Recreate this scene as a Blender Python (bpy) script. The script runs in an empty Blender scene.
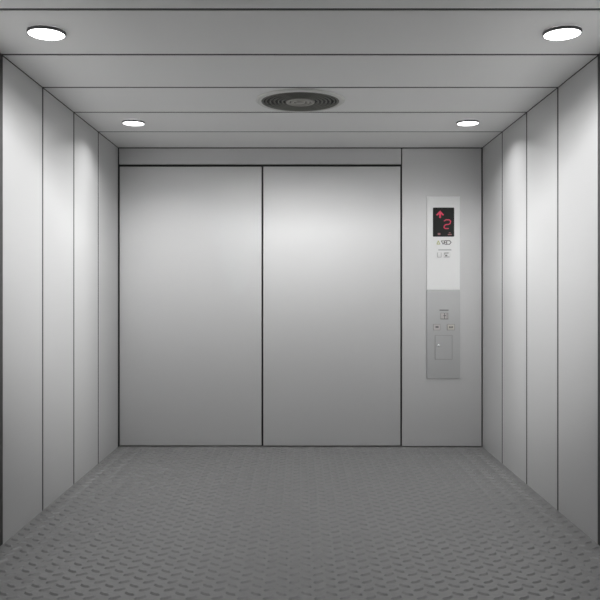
import bpy, bmesh, math, random
from mathutils import Vector, Matrix
random.seed(4)
scene = bpy.context.scene
COL = scene.collection

# ------------------------------------------------------------ dimensions (metres)
F = 756.0                      # focal length in pixels on a 600 px frame
HW = 1.34                      # half width of the car
CAMZ = 1.132
CEIL = CAMZ + 1.069
YB = 5.559                     # inside face of the door wall
PITCH = 0.5415                 # cladding pitch
YF = YB - 6 * PITCH            # open front of the car
K = F / YB                     # px per metre on the door wall
def bx_(px): return (px - 300.25) / K
def bz_(py): return CAMZ - (py - 293.0) / K

# ------------------------------------------------------------ materials
def mat_plain(name, col, rough=0.5, metal=0.0):
    m = bpy.data.materials.new(name); m.use_nodes = True
    b = m.node_tree.nodes['Principled BSDF']
    b.inputs['Base Color'].default_value = (*col, 1)
    b.inputs['Roughness'].default_value = rough
    b.inputs['Metallic'].default_value = metal
    return m

def mat_brushed(name, col, rough, metal, scale, var=0.05, bump=0.02):
    """brushed stainless: fine streaks along one axis"""
    m = bpy.data.materials.new(name); m.use_nodes = True
    nt = m.node_tree; b = nt.nodes['Principled BSDF']
    tc = nt.nodes.new('ShaderNodeTexCoord')
    mp = nt.nodes.new('ShaderNodeMapping'); mp.inputs['Scale'].default_value = scale
    nz = nt.nodes.new('ShaderNodeTexNoise'); nz.inputs['Scale'].default_value = 1.0
    nz.inputs['Detail'].default_value = 3.0
    nt.links.new(tc.outputs['Object'], mp.inputs['Vector'])
    nt.links.new(mp.outputs['Vector'], nz.inputs['Vector'])
    rc = nt.nodes.new('ShaderNodeMapRange')
    rc.inputs['From Min'].default_value = .3; rc.inputs['From Max'].default_value = .15
    rc.inputs['To Min'].default_value = 1 - var; rc.inputs['To Max'].default_value = 1 + var
    nt.links.new(nz.outputs['Fac'], rc.inputs['Value'])
    mx = nt.nodes.new('ShaderNodeMix'); mx.data_type = 'RGBA'; mx.blend_type = 'MULTIPLY'
    mx.inputs['Factor'].default_value = 1.0
    mx.inputs['A'].default_value = (*col, 1)
    nt.links.new(rc.outputs['Result'], mx.inputs['B'])
    nt.links.new(mx.outputs['Result'], b.inputs['Base Color'])
    rr = nt.nodes.new('ShaderNodeMapRange')
    rr.inputs['To Min'].default_value = rough - .06; rr.inputs['To Max'].default_value = rough + .06
    nt.links.new(nz.outputs['Fac'], rr.inputs['Value'])
    nt.links.new(rr.outputs['Result'], b.inputs['Roughness'])
    b.inputs['Metallic'].default_value = metal
    if bump:
        bp = nt.nodes.new('ShaderNodeBump'); bp.inputs['Strength'].default_value = bump
        bp.inputs['Distance'].default_value = .15
        nt.links.new(nz.outputs['Fac'], bp.inputs['Height'])
        nt.links.new(bp.outputs['Normal'], b.inputs['Normal'])
    return m

def mat_emit(name, col, s):
    m = bpy.data.materials.new(name); m.use_nodes = True
    b = m.node_tree.nodes['Principled BSDF']
    b.inputs['Base Color'].default_value = (*col, 1)
    b.inputs['Emission Color'].default_value = (*col, 1)
    b.inputs['Emission Strength'].default_value = s
    b.inputs['Roughness'].default_value = .15
    return m

STEEL = mat_brushed('brushed_steel', (.66, .66, .66), .45, .4, (3, 3, 260), .025)
DOORST = mat_brushed('brushed_door_steel', (.66, .66, .66), .42, .45, (3, 3, 260), .025)
CEILST = mat_brushed('ceiling_steel', (.92, .92, .91), .5, .2, (3, 200, 3), .02)
GAP = mat_plain('dark_joint', (.06, .06, .06), .7)
FLOORM = mat_brushed('checker_plate_steel', (.31, .31, .31), .5, .3, (30, 30, 30), .05, .05)
TRIM = mat_plain('lamp_trim_metal', (.16, .16, .165), .45, .6)
LENS = mat_emit('lamp_diffuser', (1, 1, 1), 4.0)
BLACK = mat_plain('grille_black', (.02, .02, .018), .5)
GRDARK = mat_plain('grille_dark_metal', (.19, .19, .17), .45, .2)
HUBM = mat_plain('hub_metal', (.42, .41, .38), .4, .4)
LIPM = mat_brushed('vent_lip_steel', (.78, .78, .75), .45, .3, (40, 40, 40))
SHEENW = mat_plain('white_panel_sheen', (.95, .955, .95), .3, .0)  # bright reflection on the steel panel, put into a white base colour
PANELST = mat_brushed('panel_steel', (.55, .555, .555), .4, .5, (3, 3, 300))
SCREEN = mat_plain('display_black_glass', (.010, .011, .010), .25)
SCREEN.node_tree.nodes['Principled BSDF'].inputs['Specular IOR Level'].default_value = 0.2
RED = mat_emit('led_red', (.55, .03, .08), .28)
REDDIM = mat_emit('led_dim_red', (.25, .09, .10), .12)
MARK = mat_plain('grey_ink', (.16, .16, .16), .6)
MARKL = mat_plain('pale_grey_ink', (.40, .40, .40), .6)
YELL = mat_plain('yellow_green_ink', (.62, .63, .36), .6)
BUTT = mat_plain('button_metal', (.60, .57, .56), .35, .4)
BEZ = mat_plain('bezel_metal', (.36, .35, .34), .45, .3)
BEZW = mat_plain('pale_bezel', (.80, .80, .79), .5)
BUTTR = mat_plain('button_pale', (.62, .60, .55), .35, .3)
BRIGHT = mat_plain('chrome', (.9, .9, .9), .2, .8)
PAINT = mat_plain('landing_wall_paint', (.30, .30, .295), .8)
LFLOOR = mat_brushed('landing_stone', (.32, .32, .31), .5, 0, (6, 6, 6), .1, 0)

# ------------------------------------------------------------ mesh helpers
def box(bm, x0, x1, y0, y1, z0, z1, mi=0, ch=0.0):
    r = bmesh.ops.create_cube(bm, size=1.0)
    vs = r['verts']
    bmesh.ops.scale(bm, vec=(x1 - x0, y1 - y0, z1 - z0), verts=vs)
    bmesh.ops.translate(bm, vec=((x0 + x1) / 2, (y0 + y1) / 2, (z0 + z1) / 2), verts=vs)
    fs = {f for v in vs for f in v.link_faces}
    for f in fs: f.material_index = mi
    if ch > 0:
        es = list({e for v in vs for e in v.link_edges})
        bmesh.ops.bevel(bm, geom=es, offset=ch, segments=2, profile=.5, affect='EDGES')

def lathe(bm, prof, seg=64, mi=0, closed=False):
    """revolve (r, z) profile about z"""
    rings = []
    for r, z in prof:
        if r < 1e-6:
            rings.append([bm.verts.new((0, 0, z))])
        else:
            rings.append([bm.verts.new((r * math.cos(2 * math.pi * i / seg), r * math.sin(2 * math.pi * i / seg), z)) for i in range(seg)])
    pairs = list(zip(rings, rings[1:]))
    if closed: pairs.append((rings[-1], rings[0]))
    for a, b in pairs:
        for i in range(seg):
            j = (i + 1) % seg
            if len(a) == 1 and len(b) == 1: continue
            if len(a) == 1: f = bm.faces.new((a[0], b[i], b[j]))
            elif len(b) == 1: f = bm.faces.new((a[i], b[0], a[j]))
            else: f = bm.faces.new((a[i], b[i], b[j], a[j]))
            f.material_index = mi; f.smooth = True

def prism(bm, pts, y0, y1, mi=0):
    """polygon of (x, z) points extruded from y0 to y1"""
    a = [bm.verts.new((x, y0, z)) for x, z in pts]
    b = [bm.verts.new((x, y1, z)) for x, z in pts]
    fs = [bm.faces.new(a), bm.faces.new(b[::-1])]
    n = len(pts)
    for i in range(n):
        fs.append(bm.faces.new((a[i], b[i], b[(i + 1) % n], a[(i + 1) % n])))
    for f in fs: f.material_index = mi

def obj(name, bm, mats, parent=None, loc=(0, 0, 0)):
    bmesh.ops.recalc_face_normals(bm, faces=bm.faces[:])
    me = bpy.data.meshes.new(name); bm.to_mesh(me); bm.free()
    for m in (mats if isinstance(mats, (list, tuple)) else [mats]): me.materials.append(m)
    o = bpy.data.objects.new(name, me); COL.objects.link(o)
    o.location = loc
    if parent: o.parent = parent
    return o

def thing(name, label, cat, loc, group=None):
    o = bpy.data.objects.new(name, None); COL.objects.link(o)
    o.location = loc; o.empty_display_size = .05
    o['label'] = label; o['category'] = cat
    if group: o['group'] = group
    return o

def struct(name, bm, mats, label=None):
    o = obj(name, bm, mats); o['kind'] = 'structure'
    if label: o['label'] = label
    return o

# ------------------------------------------------------------ the car shell
G = .0115          # half width of a joint between cladding sheets
TH = .012         # sheet thickness (depth of the joint)
for side, nm in ((-1, 'wall_left'), (1, 'wall_right')):
    bm = bmesh.new()
    xa, xb = sorted((side * HW, side * (HW + TH)))
    for i in range(6):
        y1 = YB - i * PITCH - (G if i else .004)
        y0 = YB - (i + 1) * PITCH + G
        if i == 3: y0 += .004
        if i == 4: y1 -= .034                # the wide joint before the entrance bay
        box(bm, xa, xb, y0, y1, 0, CEIL - .003, 0)
    xa, xb = sorted((side * (HW + .0012), side * (HW + TH + .03)))
    box(bm, xa, xb, YF, YB + .08, 0, CEIL, 1)
    struct(nm, bm, [STEEL, GAP])

bm = bmesh.new()
for i in range(6):
    y1 = YB - i * PITCH - (G if i else .004)
    y0 = YB - (i + 1) * PITCH + G
    box(bm, -HW + .002, HW - .002, y0, y1, CEIL, CEIL + TH, 0, .0015)
box(bm, -HW - .042, HW + .042, YF, YB + .08, CEIL + .002, CEIL + TH + .03, 1)
struct('ceiling', bm, [CEILST, GAP])

# checker plate floor: steel plate with raised lozenges in alternating columns
bm = bmesh.new()
box(bm, -HW - .042, HW + .042, YF, YB + .08, -.03, 0, 0)
CP, RP = .0475, .0775
def lozenge(cx, cy, ang):
    L, W, l, w, h = .0255, .0120, .0185, .0045, .0062
    n = 12; ca, sa = math.cos(ang), math.sin(ang)
    lo, hi = [], []
    for k in range(n):
        t = 2 * math.pi * (k + .5) / n
        for lst, a, b, z in ((lo, L, W, 0.0), (hi, l, w, h)):
            px, py = a * math.cos(t), b * math.sin(t)
            lst.append(bm.verts.new((cx + px * ca - py * sa, cy + px * sa + py * ca, z)))
    bm.faces.new(hi)
    for k in range(n):
        j = (k + 1) % n
        bm.faces.new((lo[k], lo[j], hi[j], hi[k]))
ncol = int(HW / CP) + 1
for c in range(-ncol, ncol):
    cx = (c + .5) * CP
    if abs(cx) > HW - .024: continue
    y, sgn = (2.921, -1) if c % 2 == 0 else (2.962, 1)
    while y > YF + .03 + RP: y -= RP
    while y < YB - .025:
        lozenge(cx, y, sgn * math.radians(34)); y += RP
struct('floor', bm, [FLOORM])

# door wall: header over the doors, return panel carrying the control panel, dark reveal
XL, XM, XR = bx_(118.3), bx_(262.3), bx_(401.6)
ZT = bz_(165.3)
bm = bmesh.new()
box(bm, -HW + .008, XR - .004, YB, YB + .02, ZT + .008, CEIL - .006, 0, .0015)
box(bm, XR + .004, HW - .007, YB, YB + .02, .006, CEIL - .006, 0, .0015)
box(bm, -HW - .042, HW + .042, YB + .055, YB + .08, 0, CEIL, 1)
struct('wall_back', bm, [STEEL, GAP])
bm = bmesh.new()
box(bm, XL + .006, XM - .007, YB + .014, YB + .044, .008, ZT - .008, 0, .0015)
struct('door_1', bm, [DOORST])
bm = bmesh.new()
box(bm, XM + .007, XR - .008, YB + .008, YB + .038, .008, ZT - .008, 0, .0015)
struct('door_2', bm, [DOORST])

# landing outside the open front
bm = bmesh.new()
box(bm, -HW - 2.4, -HW - .05, YF, YF + .2, 0, CEIL + 1.0)
box(bm, HW + .05, HW + 2.4, YF, YF + .2, 0, CEIL + 1.0)
box(bm, -HW - .05, HW + .05, YF, YF + .2, CEIL + .045, CEIL + 1.0)
struct('wall_front', bm, [PAINT])
bm = bmesh.new()
box(bm, -HW - 2.4, HW + 2.4, YF - 4.5, YF - .012, -.03, 0)
struct('landing_floor', bm, [LFLOOR])

# ------------------------------------------------------------ downlights
def downlight(loc, label):
    t = thing('ceiling_downlight', label, 'ceiling light', loc, 'round downlights in the lift ceiling')
    t.scale = (.95,) * 3
    b = bmesh.new()
    lathe(b, [(.0765, -.001), (.0810, -.001), (.0815, -.003), (.0805, -.0125), (.0785, -.0138), (.0765, -.0130)], 72, closed=True)
    obj('trim_ring', b, TRIM, t)
    b = bmesh.new()
    lathe(b, [(0, -.0138), (.06, -.0137), (.0745, -.0130), (.0762, -.0120), (.0762, -.002), (0, -.002)], 72)
    obj('diffuser', b, LENS, t)
    return t
def dup(root, loc, label, scale=1.0):
    r = root.copy(); COL.objects.link(r); r.location = loc; r['label'] = label; r.scale = (scale,) * 3
    for ch in list(root.children):
        c = ch.copy(); COL.objects.link(c); c.parent = r
    return r
LY0, LY1 = 3.093, 4.725
d0 = downlight((-1.038, LY0, CEIL), 'round white downlight in the nearer ceiling panel above the left wall')
dup(d0, (1.072, LY0, CEIL), 'round white downlight in the nearer ceiling panel above the right wall', .95)
dup(d0, (-1.042, LY1, CEIL), 'small round white downlight near the doors, above the left-hand door leaf', .86)
dup(d0, (1.047, LY1, CEIL), 'small round white downlight near the doors, above the control panel side', .86)
E_DOWN = 3.3
SPREAD = 140
for x, y in ((-1.038, LY0), (1.072, LY0), (-1.042, LY1), (1.047, LY1)):
    l = bpy.data.lights.new('downlight_lamp', 'AREA'); l.shape = 'DISK'; l.size = .13
    l.energy = E_DOWN; l.spread = math.radians(SPREAD)
    o = bpy.data.objects.new('downlight_lamp', l); COL.objects.link(o)
    o.location = (x, y, CEIL - .018)

# ------------------------------------------------------------ round fan grille
v = thing('ceiling_vent', 'large round black ventilation grille with concentric rings in the middle of the ceiling', 'vent', (0, 4.195, CEIL))
b = bmesh.new()
lathe(b, [(.216, -.001), (.246, -.001), (.246, -.004), (.236, -.010), (.220, -.012), (.216, -.009)], 96, closed=True)
obj('rim', b, LIPM, v)
b = bmesh.new(); lathe(b, [(0, -.0008), (.2155, -.0008), (.2155, -.003), (0, -.003)], 96)
obj('backing', b, BLACK, v)
for r in (.100, .1225, .145, .1675, .190):
    b = bmesh.new()
    lathe(b, [(r - .0035, -.005), (r - .0035, -.0105), (r + .0035, -.0115), (r + .0035, -.006)], 80, closed=True)
    obj('ring', b, GRDARK, v)
b = bmesh.new()
lathe(b, [(.203, -.0032), (.2155, -.0032), (.2155, -.0095), (.203, -.010)], 96, closed=True)
obj('outer_ring', b, GRDARK, v)
for a in range(3):
    b = bmesh.new(); box(b, .07, .204, -.004, .004, -.0062, -.0032)
    bmesh.ops.rotate(b, verts=b.verts[:], cent=(0, 0, 0), matrix=Matrix.Rotation(2 * math.pi * a / 3 + .5, 3, 'Z'))
    obj('spoke', b, GRDARK, v)
b = bmesh.new()
lathe(b, [(0, -.0032), (.081, -.0032), (.081, -.008), (.079, -.0095), (0, -.0095)], 72, 1)
hub = obj('hub', b, [HUBM, GRDARK], v)
for r0, r1 in ((.060, .0805), (.036, .052), (.0, .027)):
    b = bmesh.new()
    if r0 > 0: lathe(b, [(r0, -.0095), (r0 + .002, -.014), (r1 - .002, -.014), (r1, -.0095)], 72, closed=True)
    else: lathe(b, [(0, -.0095), (r1, -.0095), (r1 - .003, -.015), (0, -.0155)], 72)
    obj('hub_ring', b, HUBM, hub)

# ------------------------------------------------------------ control panel on the return panel
PX0, PX1 = bx_(426.6), bx_(459.6)
PZ1, PZ0 = bz_(196.6), bz_(378.2)
PZM = bz_(290)
p = thing('elevator_control_panel', 'tall narrow control panel with red floor display on the wall right of the doors', 'control panel', (0, YB, 0))
Y0 = -.012
b = bmesh.new(); box(b, PX0, PX1, Y0, 0, PZM + .001, PZ1, 0, .0015)  # upper half of the steel panel, split off to carry the painted reflection
o = obj('upper_sheen_plate', b, SHEENW, p); o['label'] = 'upper half of the panel with its reflection painted white'
b = bmesh.new(); box(b, PX0, PX1, Y0, 0, PZ0, PZM - .001, 0, .0015)
o = obj('button_plate', b, PANELST, p); o['label'] = 'grey steel lower plate'

def rrect(x0, x1, z0, z1, r, n=5):
    pts = []
    for cx, cz, a0 in ((x1 - r, z1 - r, 0), (x0 + r, z1 - r, 90), (x0 + r, z0 + r, 180), (x1 - r, z0 + r, 270)):
        for k in range(n + 1):
            a = math.radians(a0 + 90 * k / n)
            pts.append((cx + r * math.cos(a), cz + r * math.sin(a)))
    return pts
def pr(x0, x1, y0, y1): return bx_(x0), bx_(x1), bz_(y1), bz_(y0)    # pixel box on the wall -> metres

b = bmesh.new(); prism(b, rrect(*pr(432.6, 453.8, 207.8, 236.8), .006), Y0 - .003, Y0)
scr = obj('display', b, SCREEN, p)
YS = Y0 - .003
def seg(bm, x0, y0, x1, y1, w, ya, yb):
    """a stroke between two wall-pixel points, w in px"""
    dx, dy = x1 - x0, y1 - y0; L = math.hypot(dx, dy); nx, ny = -dy / L * w / 2, dx / L * w / 2
    ex, ey = dx / L * w * .2, dy / L * w * .2
    pts = [(x0 - ex + nx, y0 - ey + ny), (x1 + ex + nx, y1 + ey + ny), (x1 + ex - nx, y1 + ey - ny), (x0 - ex - nx, y0 - ey - ny)]
    prism(bm, [(bx_(a), bz_(c)) for a, c in pts], ya, yb)
b = bmesh.new()                                     # up arrow
pts = [(439.7, 210.8), (443.6, 214.9), (442.6, 215.9), (440.6, 214.2), (440.6, 218.2), (438.8, 218.2), (438.8, 214.2), (436.8, 215.9), (435.8, 214.9)]
prism(b, [(bx_(a), bz_(c)) for a, c in pts], YS - .0012, YS)
obj('arrow', b, RED, scr)
b = bmesh.new()                                     # figure 2
st = [(443.8, 221.2), (445.6, 220.0), (448.8, 220.0), (450.2, 221.4), (449.8, 223.6), (448.4, 224.5), (445.4, 224.8), (444.0, 226.0), (443.6, 227.6), (444.8, 228.7), (448.2, 228.7)]
for a, c in zip(st, st[1:]): seg(b, *a, *c, 1.0, YS - .0012, YS)
obj('floor_number', b, RED, scr)
for x0, x1, y0, y1 in ((437.4, 440.0, 233.2, 235.2), (447.4, 451.4, 234.2, 235.2), (448.4, 450.2, 232.6, 233.4)):
    b = bmesh.new(); prism(b, rrect(*pr(x0, x1, y0, y1), .002), YS - .001, YS)
    obj('indicator_mark', b, REDDIM, scr)

# printed symbols below the display
YP = Y0 - .0008
def ink(name, boxes, m):
    bb = bmesh.new()
    for q in boxes: seg(bb, *q, YP, Y0)
    return obj(name, bb, m, p)
ink('triangle_mark', [(436.6, 244.2, 438.0, 241.0, .9), (438.0, 241.0, 439.6, 244.2, .9), (436.6, 244.2, 439.6, 244.2, .9)], YELL)
ink('printed_symbol', [(441.0, 241.0, 444.6, 241.0, .7), (441.0, 241.0, 442.8, 244.4, .7), (442.8, 244.4, 444.6, 241.0, .7),
                       (444.4, 240.8, 444.4, 244.4, .7), (444.4, 240.8, 449.2, 240.8, .7), (449.2, 240.8, 450.8, 242.4, .8),
                       (450.8, 242.4, 449.2, 244.4, .8), (449.2, 244.4, 444.4, 244.4, .7), (446.4, 241.2, 446.4, 244.0, .8), (444.4, 242.6, 446.4, 242.6, .6)], MARK)
ink('printed_line', [(438.2, 250.0, 450.8, 250.0, .9)], MARKL)
ink('printed_line', [(439.4, 310.1, 448.0, 310.1, 1.0)], MARK)

def button(x0, x1, y0, y1, m, marks, mm=MARK, bez=None, name='button'):
    bez = bez or BEZ
    bb = bmesh.new(); X0, X1, Z0, Z1 = pr(x0, x1, y0, y1)
    box(bb, X0 + .004, X1 - .004, Y0 - .004, Y0, Z0 + .004, Z1 - .004, 0, .0012)
    o = obj(name, bb, m, p)
    bb = bmesh.new()
    for q in ((X0, X1, Z1 - .0035, Z1), (X0, X1, Z0, Z0 + .0035), (X0, X0 + .0035, Z0 + .0035, Z1 - .0035), (X1 - .0035, X1, Z0 + .0035, Z1 - .0035)):
        box(bb, q[0], q[1], Y0 - .002, Y0, q[2], q[3])
    obj('bezel', bb, bez, o)
    bb = bmesh.new()
    for q in marks: seg(bb, *q, Y0 - .0048, Y0 - .004)
    obj('symbol', bb, mm, o)
    return o
button(436.7, 441.2, 252.4, 257.6, SHEENW, [(437.2, 252.9, 437.2, 257.1, .4), (440.7, 252.9, 440.7, 257.1, .4), (437.2, 257.2, 440.7, 257.2, .4)], MARKL, BEZW)
button(443.2, 449.8, 252.4, 257.6, SHEENW, [(444.2, 253.2, 448.0, 253.2, .6), (444.3, 253.2, 444.3, 254.8, .5), (445.0, 255.6, 446.6, 255.6, 1.4), (444.0, 257.0, 449.0, 257.0, .4)], MARK, BEZW)
button(440.0, 448.0, 312.8, 319.4, BUTT, [(444.2, 313.2, 444.2, 319.0, .7), (446.6, 313.2, 446.6, 319.0, .5), (443.2, 315.6, 445.4, 315.6, .8), (440.6, 318.8, 447.6, 318.8, .5)], MARK)
button(432.8, 440.0, 324.0, 330.2, BUTT, [(435.4, 326.9, 437.8, 326.9, 1.8)], MARK)
button(446.6, 454.4, 324.0, 330.2, BUTTR, [(448.8, 327.0, 450.0, 327.0, 1.4), (451.0, 327.0, 452.2, 327.0, 1.4)], MARK)

bb = bmesh.new(); X0, X1, Z0, Z1 = pr(434.4, 452.2, 335.0, 359.6)     # little hinged cabinet
fw = .005
for q in ((X0, X1, Z1 - fw, Z1), (X0, X1, Z0, Z0 + fw), (X0, X0 + fw, Z0 + fw, Z1 - fw), (X1 - fw, X1, Z0 + fw, Z1 - fw)):
    box(bb, q[0], q[1], Y0 - .0015, Y0, q[2], q[3])
obj('cabinet_frame', bb, MARKL, p)
bb = bmesh.new(); box(bb, X0 + fw + .001, X1 - fw - .001, Y0 - .003, Y0, Z0 + fw + .001, Z1 - fw - .001, 0, .001)
cab = obj('cabinet_door', bb, PANELST, p)
bb = bmesh.new(); lathe(bb, [(0, .007), (.008, .006), (.0105, .003), (.0105, 0), (0, 0)], 32)
bmesh.ops.rotate(bb, verts=bb.verts[:], cent=(0, 0, 0), matrix=Matrix.Rotation(math.radians(90), 3, 'X'))
bmesh.ops.translate(bb, verts=bb.verts[:], vec=(bx_(438.3), Y0 - .003, bz_(345.4)))
obj('lock', bb, BRIGHT, cab)

# ------------------------------------------------------------ light, camera, output
w = bpy.data.worlds.new('World'); scene.world = w; w.use_nodes = True
w.node_tree.nodes['Background'].inputs['Color'].default_value = (1, 1, 1, 1)
w.node_tree.nodes['Background'].inputs['Strength'].default_value = .15

# added unseen lights outside the open front, aimed to shape the wall shading
def wash(loc, target, sx, sy, energy, spread):
    l = bpy.data.lights.new('added_wash_light', 'AREA'); l.shape = 'RECTANGLE'; l.size = sx; l.size_y = sy
    l.energy = energy; l.spread = math.radians(spread)
    o = bpy.data.objects.new('added_wash_light', l); COL.objects.link(o)
    o.location = loc
    o.rotation_euler = (Vector(target) - Vector(loc)).to_track_quat('-Z', 'Y').to_euler()
E_MAIN, E_SIDE = 3.2, 31
S_MAIN, S_SIDE = 29, 34
wash((0, -1.4, 2.62), (-.05, YB, 1.78), 1.3, .6, E_MAIN, S_MAIN)
for sd in (-1, 1):
    wash((sd * 3.35, .15, 2.62), (-sd * HW, 4.5, 1.9), .6, .5, E_SIDE, S_SIDE)

cam = bpy.data.cameras.new('Camera'); co = bpy.data.objects.new('Camera', cam); COL.objects.link(co)
co.location = (0, 0, CAMZ); co.rotation_euler = (math.radians(90), 0, 0)
cam.sensor_width = 36; cam.lens = F / 600 * 36
cam.shift_y = -7 / 600; cam.shift_x = -.25 / 600
cam.clip_start = .05
scene.camera = co
vs = scene.view_settings
scene.display_settings.display_device = 'sRGB'
vs.view_transform = 'Standard'; vs.look = 'None'; vs.gamma = 1; vs.exposure = 0; vs.use_curve_mapping = False
